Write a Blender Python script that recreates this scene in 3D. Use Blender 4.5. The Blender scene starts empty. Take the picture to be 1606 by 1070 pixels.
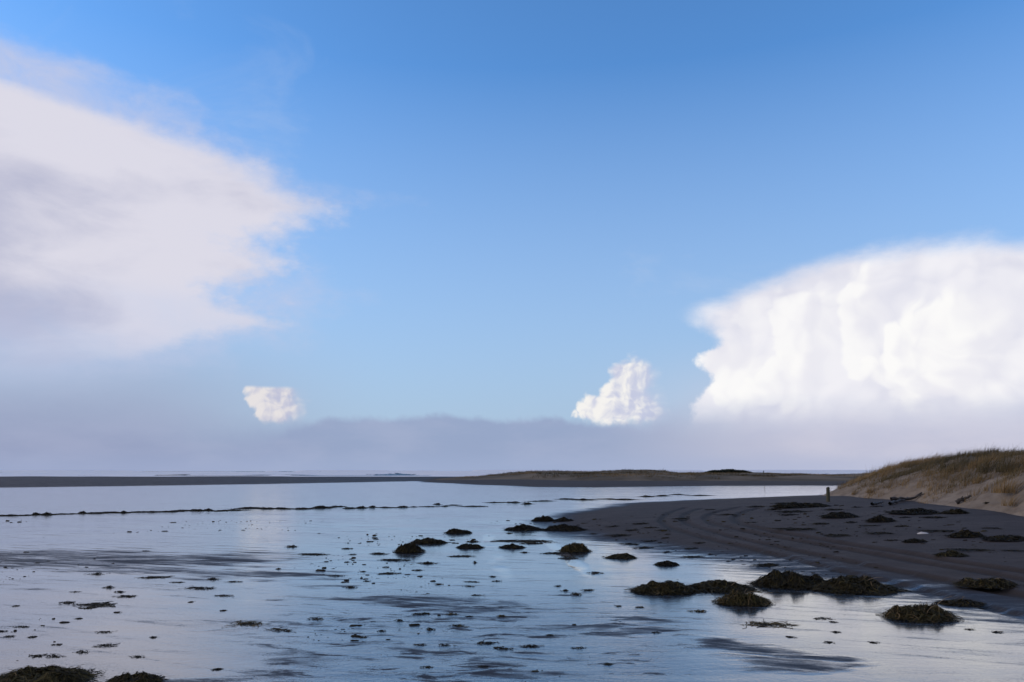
import bpy, math, random
import numpy as np

scene = bpy.context.scene
COL = scene.collection
R = math.radians
random.seed(7)

# ------------------------------------------------------------------ camera
CAM_H = 1.65
FPX = 1213.0                      # focal length in pixels of the 1606 px wide photograph
PITCH = math.atan(204.0 / FPX)
cam_d = bpy.data.cameras.new('camera')
cam_d.sensor_width = 36.0
cam_d.lens = 36.0 * FPX / 1606.0
cam_d.clip_start = 0.1
cam_d.clip_end = 60000
cam = bpy.data.objects.new('camera', cam_d)
cam.location = (0, 0, CAM_H)
cam.rotation_euler = (R(90) + PITCH, 0, 0)
COL.objects.link(cam)
scene.camera = cam


def ray(px, py):
    """direction in the world of a point of the photograph"""
    a = (px - 803.0) / FPX
    b = (535.0 - py) / FPX
    c, s = math.cos(PITCH), math.sin(PITCH)
    return np.array((a, c - b * s, s + b * c))


def azel(px, py):
    d = ray(px, py)
    d = d / np.linalg.norm(d)
    return math.degrees(math.atan2(d[0], d[1])), math.degrees(math.asin(d[2]))


# ------------------------------------------------------------------ colour management
scene.view_settings.view_transform = 'Standard'
scene.view_settings.look = 'None'
scene.view_settings.exposure = 0.0
scene.view_settings.gamma = 1.0
scene.view_settings.use_curve_mapping = False
scene.render.engine = 'CYCLES'
scene.cycles.use_denoising = True
scene.cycles.max_bounces = 6
scene.cycles.diffuse_bounces = 3
scene.cycles.glossy_bounces = 3
scene.cycles.transparent_max_bounces = 8

# ------------------------------------------------------------------ sun (low, veiled by cloud, far left)
SUN_EL, SUN_AZ = 14.0, -84.0          # azimuth measured from the view direction, clockwise
sl = bpy.data.lights.new('sun', 'SUN')
sl.energy = 1.0
sl.angle = R(14)
sl.color = (1.0, 0.80, 0.58)
sun = bpy.data.objects.new('sun', sl)
COL.objects.link(sun)
sx = math.sin(R(SUN_AZ)) * math.cos(R(SUN_EL))
sy = math.cos(R(SUN_AZ)) * math.cos(R(SUN_EL))
sz = math.sin(R(SUN_EL))
from mathutils import Vector
sun.rotation_euler = Vector((sx, sy, sz)).to_track_quat('Z', 'Y').to_euler()
sun.location = (-30, -10, 20)

# ------------------------------------------------------------------ world
world = bpy.data.worlds.new('World')
scene.world = world
world.use_nodes = True
WT = world.node_tree
WT.nodes.clear()


class NB:
    """tiny helper for writing node trees as expressions"""

    def __init__(self, tree):
        self.t = tree

    def new(self, kind, **kw):
        n = self.t.nodes.new(kind)
        for k, v in kw.items():
            setattr(n, k, v)
        return n

    def put(self, sock, v):
        if v is None:
            return
        if isinstance(v, bpy.types.NodeSocket):
            self.t.links.new(v, sock)
        elif isinstance(v, (tuple, list)):
            if len(sock.default_value) == 4 and len(v) == 3:
                v = (*v, 1.0)
            sock.default_value = v
        else:
            sock.default_value = v

    def m(self, op, a, b=None, c=None, clamp=False):
        n = self.new('ShaderNodeMath', operation=op, use_clamp=clamp)
        self.put(n.inputs[0], a)
        self.put(n.inputs[1], b)
        self.put(n.inputs[2], c)
        return n.outputs[0]

    def add(self, a, b): return self.m('ADD', a, b)
    def sub(self, a, b): return self.m('SUBTRACT', a, b)
    def mul(self, a, b): return self.m('MULTIPLY', a, b)
    def mn(self, a, b): return self.m('MINIMUM', a, b)
    def mx(self, a, b): return self.m('MAXIMUM', a, b)

    def ss(self, v, lo, hi, tlo=0.0, thi=1.0, kind='SMOOTHSTEP'):
        n = self.new('ShaderNodeMapRange', interpolation_type=kind)
        self.put(n.inputs[0], v)
        for i, x in enumerate((lo, hi, tlo, thi)):
            self.put(n.inputs[1 + i], x)
        return n.outputs[0]

    def vm(self, op, a, b=None):
        n = self.new('ShaderNodeVectorMath', operation=op)
        self.put(n.inputs[0], a)
        self.put(n.inputs[1], b)
        return n.outputs[0]

    def noise(self, vec, scale, detail=4.0, rough=0.55, dist=0.0, lac=2.0, dim='3D'):
        n = self.new('ShaderNodeTexNoise', noise_dimensions=dim)
        if vec is not None:
            self.put(n.inputs['Vector'], vec)
        n.inputs['Scale'].default_value = scale
        n.inputs['Detail'].default_value = detail
        n.inputs['Roughness'].default_value = rough
        n.inputs['Lacunarity'].default_value = lac
        n.inputs['Distortion'].default_value = dist
        return n.outputs['Fac']

    def mix(self, f, a, b):
        n = self.new('ShaderNodeMix', data_type='RGBA')
        self.put(n.inputs[0], f)
        self.put(n.inputs[6], a)
        self.put(n.inputs[7], b)
        return n.outputs[2]

    def xyz(self, x, y, z):
        n = self.new('ShaderNodeCombineXYZ')
        for i, v in enumerate((x, y, z)):
            self.put(n.inputs[i], v)
        return n.outputs[0]

    def sep(self, v):
        n = self.new('ShaderNodeSeparateXYZ')
        self.put(n.inputs[0], v)
        return n.outputs

    def curve(self, v, pts, xr, yr):
        """a smooth function through pts, given over the ranges xr and yr"""
        n = self.new('ShaderNodeFloatCurve')
        u = self.ss(v, xr[0], xr[1], 0, 1, 'LINEAR')
        self.put(n.inputs['Value'], u)
        c = n.mapping.curves[0]
        pts = sorted(((x - xr[0]) / (xr[1] - xr[0]), (y - yr[0]) / (yr[1] - yr[0])) for x, y in pts)
        keep = [pts[0]]
        for p in pts[1:]:
            if p[0] - keep[-1][0] > 0.004:
                keep.append(p)
        pts = keep
        while len(c.points) < len(pts):
            c.points.new(0.5, 0.5)
        for p, (x, y) in zip(c.points, pts):
            p.location = (x, y)
            p.handle_type = 'AUTO_CLAMPED'
        n.mapping.use_clip = False
        n.mapping.extend = 'HORIZONTAL'
        n.mapping.update()
        return self.ss(n.outputs[0], 0, 1, yr[0], yr[1], 'LINEAR')


def lin(r, g, b):
    f = lambda c: (c / 255 / 12.92) if c <= 10.3 else ((c / 255 + 0.055) / 1.055) ** 2.4
    return (f(r), f(g), f(b))


w = NB(WT)
out = w.new('ShaderNodeOutputWorld')
bg = w.new('ShaderNodeBackground')
bg.inputs['Strength'].default_value = 0.11
WT.links.new(bg.outputs[0], out.inputs[0])
SKY_K = 1.0 / 0.11                               # clouds are given in picture units
sky = w.new('ShaderNodeTexSky', sky_type='NISHITA')
sky.sun_disc = False
sky.sun_elevation = R(SUN_EL)
sky.sun_rotation = R(SUN_AZ)
sky.air_density = 1.0
sky.dust_density = 0.6
sky.ozone_density = 4.0

D = w.new('ShaderNodeTexCoord').outputs['Generated']
dx, dy, dz = w.sep(D)
AZ = w.mul(w.m('ARCTAN2', dx, dy), 57.29578)
EL = w.mul(w.m('ARCSINE', dz), 57.29578)
P = w.xyz(AZ, EL, 0.0)
SEAM = w.ss(w.m('ABSOLUTE', AZ), 150, 178, 1, 0)  # clouds die out at the azimuth seam behind


def n01(scale, detail=5, rough=0.55, sxy=(1, 1), off=(0, 0), dist=0.0):
    v = w.vm('MULTIPLY', w.vm('ADD', P, (off[0], off[1], 0.0)), (sxy[0], sxy[1], 1.0))
    return w.noise(v, scale, detail, rough, dist, dim='2D')


def n11(*a, **k):
    return w.sub(w.mul(n01(*a, **k), 2.0), 1.0)


ER, AR = (-2.0, 42.0), (-110.0, 110.0)


def edge_curve(pts, extra=()):
    q = [azel(*p) for p in pts]
    return w.curve(EL, [(e, a) for a, e in q] + list(extra), ER, AR)


def top_curve(pts, extra=()):
    q = [azel(*p) for p in pts]
    return w.curve(AZ, list(q) + list(extra), AR, ER)


def voro(scale, off=(0, 0), warp=None, smooth=0.35):
    v = w.vm('ADD', P, (off[0], off[1], 0.0))
    if warp is not None:
        v = w.vm('ADD', v, warp)
    n = w.new('ShaderNodeTexVoronoi', feature='F1', voronoi_dimensions='2D')
    w.put(n.inputs['Vector'], v)
    n.inputs['Scale'].default_value = scale
    return n.outputs['Distance']


def billow(off, scale, shift=(0.0, 0.0), fine=0.11):
    """height of heaped-up cloud heads, two sizes"""
    wp = w.xyz(w.mul(n11(0.6 * scale, 3, 0.5, (1, 1), off), 1.2 / scale * 0.5), w.mul(n11(0.6 * scale, 3, 0.5, (1, 1), (off[0] + 9, off[1] + 5)), 1.2 / scale * 0.5), 0.0)
    o = (off[0] + shift[0], off[1] + shift[1])
    a = voro(scale, o, wp)
    c = voro(scale * 2.6, o, wp)
    d = voro(scale * 6.0, o, wp)
    return w.sub(1.0, w.add(w.mul(a, 0.62), w.add(w.mul(c, 0.27), w.mul(d, fine))))


# base blue: the sky texture, its colour trimmed
hs = w.new('ShaderNodeHueSaturation')
hs.inputs['Saturation'].default_value = 1.0
w.put(hs.inputs['Color'], sky.outputs[0])
basec = w.vm('MULTIPLY', hs.outputs[0], (1.58, 2.15, 2.55))
C = basec


def K(c, k=1.0):
    r, g, b = lin(*c)
    return (r * SKY_K * k, g * SKY_K * k, b * SKY_K * k)


# thin milky air low down
low = w.ss(EL, 1.0, 29.0, 1.0, 0.0, 'LINEAR')
low = w.mul(w.m('POWER', low, 1.0), 0.97)
C = w.mix(low, C, K((170, 190, 217)))
# broken cloud cover overhead and behind, unseen, added to make the skylight less blue
ovn = w.noise(w.vm('MULTIPLY', D, (1.0, 1.0, 1.4)), 2.2, 6, 0.55, 0.4)
ovm = w.mul(w.ss(ovn, 0.38, 0.58), w.mx(w.ss(EL, 38, 60), w.ss(w.m('ABSOLUTE', AZ), 70, 110)))
ovc = w.mix(w.ss(w.noise(D, 5.0, 5, 0.55), 0.35, 0.65), K((172, 172, 188)), K((214, 212, 220)))
C = w.mix(w.mul(ovm, 0.92), C, ovc)
# faint cirrus wisps high up
ci = w.mul(w.ss(n01(0.055, 6, 0.6, (1, 1.8), (13, 4), 0.6), 0.56, 0.80), 0.22)
C = w.mix(w.mul(ci, SEAM), C, K((190, 205, 232)))

hz_l = w.mul(w.ss(EL, 3.0, 13.0, 1.0, 0.0), w.ss(AZ, -28, -8, 0.85, 0.0))
C = w.mix(w.mul(hz_l, w.ss(AZ, -150, -60, 0, 1)), C, K((160, 170, 198)))
hz_r = w.mul(w.ss(EL, 2.5, 10.0, 1.0, 0.0), w.ss(AZ, 4, 22, 0.0, 0.9))
C = w.mix(w.mul(hz_r, w.ss(AZ, 70, 150, 1, 0)), C, K((205, 207, 226)))

# --- large soft cloud on the left -------------------------------------------------
wob = w.add(w.mul(n11(0.10, 6, 0.58, (0.9, 1.6), (3, 9)), 4.5), w.add(w.mul(n11(0.24, 6, 0.58, (0.95, 1.6), (18, 7)), 2.6), w.mul(n11(0.7, 5, 0.6, (1, 1.8), (8, 2)), 1.2)))
bl = edge_curve([(-90, 95), (-20, 118), (60, 140), (150, 172), (230, 197), (300, 222), (360, 243), (415, 265), (445, 290),
                 (505, 312), (548, 330), (515, 350), (455, 370), (428, 390), (437, 408), (430, 424), (395, 440), (375, 458),
                 (372, 475), (400, 492), (436, 505), (400, 518), (345, 534), (280, 550), (180, 566), (60, 582), (-60, 596)],
                [(1.0, -60), (0.0, -70)])
dl = w.add(w.sub(bl, AZ), wob)
softl = w.ss(EL, 12, 24, 4.6, 8.5)
far_l = w.ss(AZ, -105, -70, 0, 1)
ml = w.mul(w.m('DIVIDE', w.add(dl, w.mul(softl, 0.35)), softl), 1.0)
ml = w.mul(w.ss(ml, 0, 1), far_l)
ml = w.mul(ml, w.ss(w.add(EL, w.mul(n11(0.12, 4, 0.5, (0.5, 2.0), (40, 40)), 2.0)), 4.6, 13.0, 0.0, 0.97))
# veil above it
bv = edge_curve([(-160, -60), (-60, 0), (20, 45), (110, 85), (200, 115), (290, 165), (370, 220), (450, 270), (560, 310), (545, 345),
                 (450, 380), (470, 440), (480, 520), (420, 560), (300, 600)], [(1.0, -45), (0.0, -60)])
dv = w.add(w.sub(bv, AZ), w.mul(wob, 1.5))
mv = w.mul(w.mul(w.ss(dv, -3.0, 9.0), far_l), w.ss(n01(0.22, 6, 0.62, (1, 1.7), (31, 5), 0.4), 0.25, 0.7, 0.50, 0.86))
mv = w.mul(mv, w.ss(EL, 3.0, 10.0, 0.0, 1.0))
C = w.mix(mv, C, K((196, 202, 228)))
sh = n01(0.055, 5, 0.5, (0.8, 1.5), (17, 22), 0.3)
sh2 = n01(0.16, 5, 0.55, (0.7, 1.9), (5, 1), 0.3)
lit = w.add(w.mul(sh, 1.25), w.sub(w.mul(sh2, 0.7), 0.25))
lit = w.add(lit, w.ss(dl, 1.0, 20.0, 0.16, -0.22, 'LINEAR'))
lit = w.add(lit, w.ss(EL, 8, 25, -0.12, 0.26, 'LINEAR'))
cl = w.mix(w.ss(lit, 0.38, 1.0), K((177, 180, 205)), K((221, 219, 231)))
C = w.mix(ml, C, cl)

# --- towering cloud on the right ---------------------------------------------------
bh = billow((2, 7), 0.26, fine=0.04)
bh_s = billow((2, 7), 0.26, (-0.9, 0.7), fine=0.04)
bil = w.add(w.mul(w.sub(bh, 0.62), 1.7), w.mul(n11(1.8, 4, 0.55, (1, 1), (9, 3)), 0.35))
br = edge_curve([(1460, 366), (1350, 380), (1270, 402), (1190, 428), (1135, 450), (1080, 470), (1062, 484), (1082, 502), (1104, 522),
                 (1118, 540), (1096, 556), (1090, 574), (1108, 596), (1092, 616), (1080, 640)], [(1.0, 13), (0.0, 13)])
bt = top_curve([(1000, 520), (1090, 476), (1150, 450), (1200, 428), (1270, 402), (1350, 384), (1450, 372), (1606, 364), (1800, 380)],
               [(60, 14.5), (80, 13), (105, 9)])
d_side = w.add(w.sub(AZ, br), bil)
d_top = w.mul(w.add(w.sub(bt, EL), w.mul(n11(0.3, 6, 0.6, (0.7, 1.6), (21, 11)), 0.9)), 1.0)
hard = w.ss(EL, 8.5, 11.5, 0.5, 2.8)
m_side = w.ss(w.m('DIVIDE', d_side, hard), -0.3, 1.0)
m_top = w.ss(d_top, -0.4, 1.7)
mr = w.mul(w.mul(w.mul(m_side, m_top), w.ss(AZ, 75, 105, 1, 0)), w.ss(w.add(EL, w.mul(n11(0.35, 4, 0.5, (0.6, 1.6), (44, 8)), 0.8)), 2.2, 5.4))
r_lit = w.add(0.60, w.mul(w.sub(bh, bh_s), 0.85))
r_lit = w.add(r_lit, w.mul(w.sub(bh, 0.62), 0.5))
turret = w.ss(w.sub(w.add(w.mul(n11(0.16, 3, 0.5, (1, 0.8), (3, 60)), 4.0), w.ss(AZ, 10, 34, 12.6, 15.0, 'LINEAR')), EL), -0.5, 1.5)
r_lit = w.mul(r_lit, w.ss(turret, 0, 1, 0.45, 1.0))
r_lit = w.add(r_lit, w.mul(w.sub(n01(0.14, 4, 0.5, (1, 0.8), (6, 6), 0.5), 0.5), 1.1))
cr = w.mix(w.ss(r_lit, -0.1, 0.95), K((219, 220, 234)), K((241, 240, 246)))
# heads of cloud standing in front of the anvil, lit from the left
for tx_, ty_, trx, try_, k_ in ((1275, 512, 80, 80, 0.75), (1362, 515, 52, 92, 0.8), (1190, 505, 48, 40, 0.45), (1520, 560, 150, 120, 1.0), (1470, 590, 110, 85, 0.8), (1165, 578, 88, 66, 0.95), (1250, 600, 95, 55, 0.8)):
    ca, ce = azel(tx_, ty_)
    ra = azel(tx_ + trx, ty_)[0] - ca
    re_ = azel(tx_, ty_ - try_)[1] - ce
    ux = w.mul(w.sub(AZ, ca), 1.0 / ra)
    uy = w.mul(w.sub(EL, ce), 1.0 / re_)
    dd = w.sub(1.0, w.m('SQRT', w.add(w.mul(ux, ux), w.mul(uy, uy))))
    dd = w.add(dd, w.mul(w.sub(bh, 0.60), 1.1))
    hm_ = w.ss(dd, -0.02, w.ss(ux, -0.6, 0.9, 0.16, 0.7))
    fd = w.mul(w.ss(w.add(ux, w.mul(w.sub(0.0, uy), 0.35)), 1.15, -0.35), k_)
    tone_ = w.mix(w.ss(w.add(w.mul(w.sub(bh, bh_s), 1.0), w.mul(ux, -0.25)), -0.25, 0.3), K((236, 235, 242)), K((252, 251, 250)))
    cr = w.mix(w.mul(hm_, fd), cr, tone_)
C = w.mix(mr, C, cr)


# --- two small cumulus clouds --------------------------------------------------------
def puff(C, lobes, off, scale, c0, c1, x0, x1, cut, flat_top=None):
    h = billow(off, scale, fine=0.06)
    h_s = billow(off, scale, (-0.3, 0.25), fine=0.06)
    best = None
    for px, py, rx, ry in lobes:
        ca, ce = azel(px, py)
        ra = azel(px + rx, py)[0] - ca
        re_ = azel(px, py - ry)[1] - ce
        ux = w.mul(w.sub(AZ, ca), 1.0 / ra)
        uy = w.mul(w.sub(EL, ce), 1.0 / re_)
        d = w.mul(w.sub(1.0, w.m('SQRT', w.add(w.mul(ux, ux), w.mul(uy, uy)))), min(ra, re_))
        best = d if best is None else w.m('SMOOTH_MAX', best, d, 0.15)
    best = w.add(best, w.add(w.add(w.mul(w.sub(h, 0.62), 0.85), 0.10), w.mul(n11(2.4, 3, 0.5, (1, 1), off), 0.07)))
    side = w.ss(AZ, azel(x0, 620)[0], azel(x1, 620)[0], 0.0, 1.0, 'LINEAR')     # 0 at the lit left side, 1 at the hazy right side
    m_ = w.ss(best, -0.05, w.ss(side, 0.3, 1.0, 0.30, 1.5))
    if flat_top is not None:
        m_ = w.mul(m_, w.ss(w.sub(azel(430, flat_top)[1], w.add(EL, w.mul(n11(0.8, 3, 0.5, (1, 1), off), 0.12))), -0.12, 0.2))
    m_ = w.mul(m_, w.ss(w.add(EL, w.mul(n11(1.0, 4, 0.5, (1, 1), (off[0] + 3, off[1])), 0.6)), cut - 0.45, cut + 0.35))
    f = w.add(w.add(0.62, w.mul(w.sub(h, h_s), 0.8)), w.mul(side, -0.55))
    return w.mix(w.mul(m_, w.ss(side, 0.5, 1.1, 0.96, 0.7)), C, w.mix(w.ss(f, 0.05, 0.6), K(c0), K(c1)))


C = puff(C, [(996, 592, 42, 36), (985, 632, 52, 40), (944, 644, 42, 26), (966, 618, 24, 20), (1012, 640, 40, 40)], (11, 4), 0.75, (198, 202, 225), (247, 244, 240), 905, 1050, azel(950, 663)[1])
C = puff(C, [(432, 620, 52, 24), (450, 640, 34, 30), (422, 648, 22, 16)], (27, 14), 0.8, (192, 194, 216), (232, 227, 227), 385, 490, azel(430, 661)[1], 607)

# --- grey-blue cloud bank along the horizon ---------------------------------------------
bb = top_curve([(-200, 620), (0, 628), (200, 640), (380, 662), (470, 662), (540, 650), (600, 655), (670, 650), (760, 654), (870, 656),
                (905, 660), (990, 664), (1060, 640), (1200, 640), (1400, 640), (1606, 640)], [(-100, 5.5), (100, 5.5)])
bd = w.add(w.sub(bb, EL), w.add(w.mul(n11(0.45, 3, 0.5, (1, 1.0), (4, 15)), 0.42), w.mul(n11(1.7, 3, 0.5, (1, 1), (2, 2)), 0.14)))
b_soft = w.curve(AZ, [(-110, 3.2), (-24, 3.0), (-17, 1.6), (-12, 0.45), (6, 0.45), (10, 1.2), (16, 2.6), (110, 3.4)], AR, (0, 5))
mb = w.ss(w.m('DIVIDE', bd, b_soft), -0.5, 1.1, 0.0, 0.82)
bank_c = w.mix(w.ss(AZ, 2, 26), K((146, 160, 194)), K((203, 201, 217)))
bank_c = w.mix(w.ss(AZ, -34, -10, 0.6, 0.0), bank_c, K((150, 156, 187)))
bank_v = w.mul(w.ss(n01(0.25, 5, 0.55, (0.6, 1.8), (7, 3)), 0.3, 0.75), 0.42)
bank_c = w.mix(bank_v, bank_c, K((172, 178, 206)))
bank_c = w.mix(w.ss(EL, 0.0, 1.8, 0.5, 0.0), bank_c, K((160, 174, 208)))
C = w.mix(mb, C, bank_c)
w.put(bg.inputs['Color'], C)

# ------------------------------------------------------------------ numpy helpers
def _hash(ix, iy, seed):
    h = (ix.astype(np.int64) * 374761393 + iy.astype(np.int64) * 668265263 + seed * 1442695041) & 0xFFFFFFFF
    h = ((h ^ (h >> 13)) * 1274126177) & 0xFFFFFFFF
    h = h ^ (h >> 16)
    return (h & 0xFFFF) / 65535.0


def vnoise(x, y, seed=0):
    x = np.asarray(x, float); y = np.asarray(y, float)
    x0, y0 = np.floor(x), np.floor(y)
    fx, fy = x - x0, y - y0
    fx = fx * fx * (3 - 2 * fx); fy = fy * fy * (3 - 2 * fy)
    a = _hash(x0, y0, seed); b = _hash(x0 + 1, y0, seed)
    c = _hash(x0, y0 + 1, seed); d = _hash(x0 + 1, y0 + 1, seed)
    return (a * (1 - fx) + b * fx) * (1 - fy) + (c * (1 - fx) + d * fx) * fy


def fbm(x, y, octaves=4, seed=0, gain=0.5):
    x = np.asarray(x, float); y = np.asarray(y, float)
    s, a, t = 0.0, 1.0, 0.0
    for o in range(octaves):
        s = s + a * (vnoise(x * 2 ** o + 17.3 * o, y * 2 ** o - 9.1 * o, seed + o) * 2 - 1)
        t += a
        a *= gain
    return s / t


def sstep(v, lo, hi):
    t = np.clip((np.asarray(v, float) - lo) / (hi - lo), 0, 1)
    return t * t * (3 - 2 * t)


def poly_sd(x, y, poly):
    """signed distance to a closed polygon, positive inside"""
    x = np.asarray(x, float); y = np.asarray(y, float)
    d = np.full(x.shape, 1e18); inside = np.zeros(x.shape, bool)
    n = len(poly)
    for i in range(n):
        ax, ay = poly[i]; bx, by = poly[(i + 1) % n]
        ex, ey = bx - ax, by - ay
        t = np.clip(((x - ax) * ex + (y - ay) * ey) / (ex * ex + ey * ey + 1e-12), 0, 1)
        d = np.minimum(d, (x - ax - t * ex) ** 2 + (y - ay - t * ey) ** 2)
        cond = (ay > y) != (by > y)
        if by != ay:
            inside ^= cond & (x < (bx - ax) * (y - ay) / (by - ay) + ax)
    d = np.sqrt(d)
    return np.where(inside, d, -d)


def line_d(x, y, pts):
    d = np.full(np.shape(x), 1e18)
    for (ax, ay), (bx, by) in zip(pts[:-1], pts[1:]):
        ex, ey = bx - ax, by - ay
        t = np.clip(((x - ax) * ex + (y - ay) * ey) / (ex * ex + ey * ey + 1e-12), 0, 1)
        d = np.minimum(d, (x - ax - t * ex) ** 2 + (y - ay - t * ey) ** 2)
    return np.sqrt(d)


def flat(px, py, z=0.0):
    d = ray(px, py)
    s = (z - CAM_H) / d[2]
    return (d[0] * s, d[1] * s)


# ------------------------------------------------------------------ lie of the land
BEACH = [(7.6, 4.0), (6.6, 7.0), (5.9, 9.6), (4.6, 13.0), (3.4, 16.0), (2.1, 20.0), (1.6, 26.0), (2.6, 31.0), (6.6, 41.0), (13.4, 47.5),
         (23, 55), (60, 62), (120, 62), (120, -60), (14, -60), (9, -10)]
DUNE = [(12.2, -20), (12.0, 10), (12.6, 19.5), (13.3, 24.5), (13.6, 28), (14.4, 33.5), (14.6, 36.5), (16.6, 41), (21, 45), (40, 52), (110, 58), (110, -20)]
SPIT = [flat(660, 756.0), flat(700, 758.5), flat(760, 761.5), flat(840, 764.0), flat(930, 764.5), flat(1020, 763.5), flat(1150, 762.5), flat(1330, 762.0), (90, 92), (260, 120),
        (260, 230), (30, 230), (-16, 175)]
BAR = [(-420, 42), flat(-60, 766), flat(0, 765.5), flat(200, 763), flat(400, 760.0), flat(560, 757.0), flat(660, 755.0), (-5, 140), (10, 170), (20, 235), (-420, 235)]
SHORE_Y = 236.0


def beach_sd(x, y): return poly_sd(x, y, BEACH)


def ground_h(x, y):
    x = np.asarray(x, float); y = np.asarray(y, float)
    sd = beach_sd(x, y)
    h = 0.5 * sstep(sd, -0.5, 12.0) + 0.10 * sstep(sd, -0.3, 2.0)
    h = h + 0.03 * fbm(x * 0.25, y * 0.25, 3, 5) * sstep(sd, 0, 3)
    r = np.sqrt(x * x + y * y)
    h = h + 0.012 * fbm(x * 0.35, y * 0.6, 3, 11) * sstep(r, 400, 200)
    h = h + 0.30 * sstep(poly_sd(x, y, SPIT), 0, 14)
    h = h + 0.22 * sstep(poly_sd(x, y, BAR), 0, 30)
    h = h - 2.2 * sstep(y, SHORE_Y - 8, SHORE_Y + 60)
    return h


def dune_h(x, y):
    x = np.asarray(x, float); y = np.asarray(y, float)
    sd = poly_sd(x, y, DUNE) + 0.9 * fbm(x * 0.22, y * 0.22, 3, 21)
    top = 1.28 + 0.52 * sstep(y, 44, 27) + 0.12 * sstep(y, 30, 20)
    s = np.maximum(sd, 0)
    p = top * (1 - np.exp(-(s / (1.7 + 0.6 * sstep(y, 38, 28))) ** 1.2))
    hum = 0.40 * fbm(x * 0.42, y * 0.42, 4, 31) * sstep(sd, 1.0, 5.0) + 0.06 * fbm(x * 1.3, y * 1.3, 3, 41) * sstep(sd, 0.3, 2) + 0.20 * fbm(x * 0.9, y * 0.75, 3, 45) * sstep(sd, 2.0, 4.5)
    base = np.where(sd > 0, ground_h(x, y), ground_h(x, y) - 0.25 * np.minimum(-sd, 2))
    return np.minimum(base, 0.62) * 1.0 + p + hum - 0.04


SPITD = [flat(690, 752.6), flat(760, 754.5), flat(900, 757.0), flat(1000, 757.5), flat(1100, 757.5), flat(1330, 758.0), (140, 112), (250, 130), (250, 215), (30, 215), (-8, 190)]


def spit_h(x, y):
    x = np.asarray(x, float); y = np.asarray(y, float)
    sd = poly_sd(x, y, SPITD) + 3.0 * fbm(x * 0.05, y * 0.05, 3, 51)
    p = 1.15 * (1 - np.exp(-(np.maximum(sd, 0) / 7.0) ** 1.2)) * (0.55 + 0.45 * sstep(x, -14, 12))
    hum = 1.05 * fbm(x * 0.085, y * 0.07, 4, 61) * sstep(sd, 0, 10)
    low_r = 1 - 0.45 * sstep(x, 24, 44)
    return np.where(sd > 0, 0.3, 0.3 + 0.1 * np.maximum(sd, -6)) + (p + hum) * low_r - 0.02


def surf(x, y):
    """height of whatever one stands on at x, y"""
    g = ground_h(x, y)
    g = np.maximum(g, np.where(poly_sd(x, y, DUNE) > -2.5, dune_h(x, y), -9))
    return np.maximum(g, np.where(poly_sd(x, y, SPITD) > -8, spit_h(x, y), -9))


def land(px, py):
    """where the line of sight through a point of the photograph meets the land"""
    d = ray(px, py)
    if d[2] > -0.0005:
        d[2] = -0.0005
    t = np.concatenate([np.arange(3, 80, 0.02), np.arange(80, 400, 0.2)])
    x, y, z = d[0] * t, d[1] * t, CAM_H + d[2] * t
    hit = np.nonzero(z <= surf(x, y))[0]
    i = hit[0] if len(hit) else len(t) - 1
    return float(x[i]), float(y[i]), float(surf(x[i:i + 1], y[i:i + 1])[0])


# ------------------------------------------------------------------ mesh helpers
def mesh_from(name, V, F, mats, parent=None, smooth=True, fmat=None, attrs=None):
    V = np.asarray(V, np.float32)
    me = bpy.data.meshes.new(name)
    F = np.asarray(F, np.int32)
    k = F.shape[1]
    me.vertices.add(len(V)); me.vertices.foreach_set('co', V.ravel())
    me.loops.add(F.size); me.loops.foreach_set('vertex_index', F.ravel())
    me.polygons.add(len(F))
    me.polygons.foreach_set('loop_start', np.arange(0, F.size, k, dtype=np.int32))
    try:
        me.polygons.foreach_set('loop_total', np.full(len(F), k, np.int32))
    except Exception:
        pass
    for m_ in (mats if isinstance(mats, (list, tuple)) else [mats]):
        me.materials.append(m_)
    if fmat is not None:
        me.polygons.foreach_set('material_index', np.asarray(fmat, np.int32))
    if smooth:
        me.polygons.foreach_set('use_smooth', np.ones(len(F), bool))
    for nm, arr in (attrs or {}).items():
        a = me.attributes.new(nm, 'FLOAT', 'POINT')
        a.data.foreach_set('value', np.asarray(arr, np.float32).ravel())
    me.update(calc_edges=True)
    me.validate()
    o = bpy.data.objects.new(name, me)
    COL.objects.link(o)
    if parent is not None:
        o.parent = parent
    return o


def grid_faces(nu, nv, wrap=False):
    i = np.arange(nu - 1)[:, None]
    jn = nv if wrap else nv - 1
    j = np.arange(jn)[None, :]
    j2 = (j + 1) % nv
    a = i * nv + j; b = i * nv + j2; c = (i + 1) * nv + j2; d = (i + 1) * nv + j
    return np.stack([a, b, c, d], -1).reshape(-1, 4)


def tag(o, label=None, cat=None, group=None, kind=None):
    if label: o['label'] = label
    if cat: o['category'] = cat
    if group: o['group'] = group
    if kind: o['kind'] = kind
    return o


def empty(name, loc):
    o = bpy.data.objects.new(name, None)
    o.empty_display_size = 0.2
    o.location = loc
    COL.objects.link(o)
    return o


# ------------------------------------------------------------------ materials
def material(name):
    m_ = bpy.data.materials.new(name)
    m_.use_nodes = True
    t = m_.node_tree
    t.nodes.clear()
    b = NB(t)
    o = b.new('ShaderNodeOutputMaterial')
    p = b.new('ShaderNodeBsdfPrincipled')
    t.links.new(p.outputs[0], o.inputs[0])
    return m_, b, p


def attr(b, name):
    return b.new('ShaderNodeAttribute', attribute_name=name).outputs['Fac']


def pos(b):
    return b.new('ShaderNodeNewGeometry').outputs['Position']


def bump(b, h, strength, dist, normal=None):
    n = b.new('ShaderNodeBump')
    n.inputs['Strength'].default_value = strength
    n.inputs['Distance'].default_value = dist
    b.put(n.inputs['Height'], h)
    if normal is not None:
        b.put(n.inputs['Normal'], normal)
    return n.outputs[0]


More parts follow.
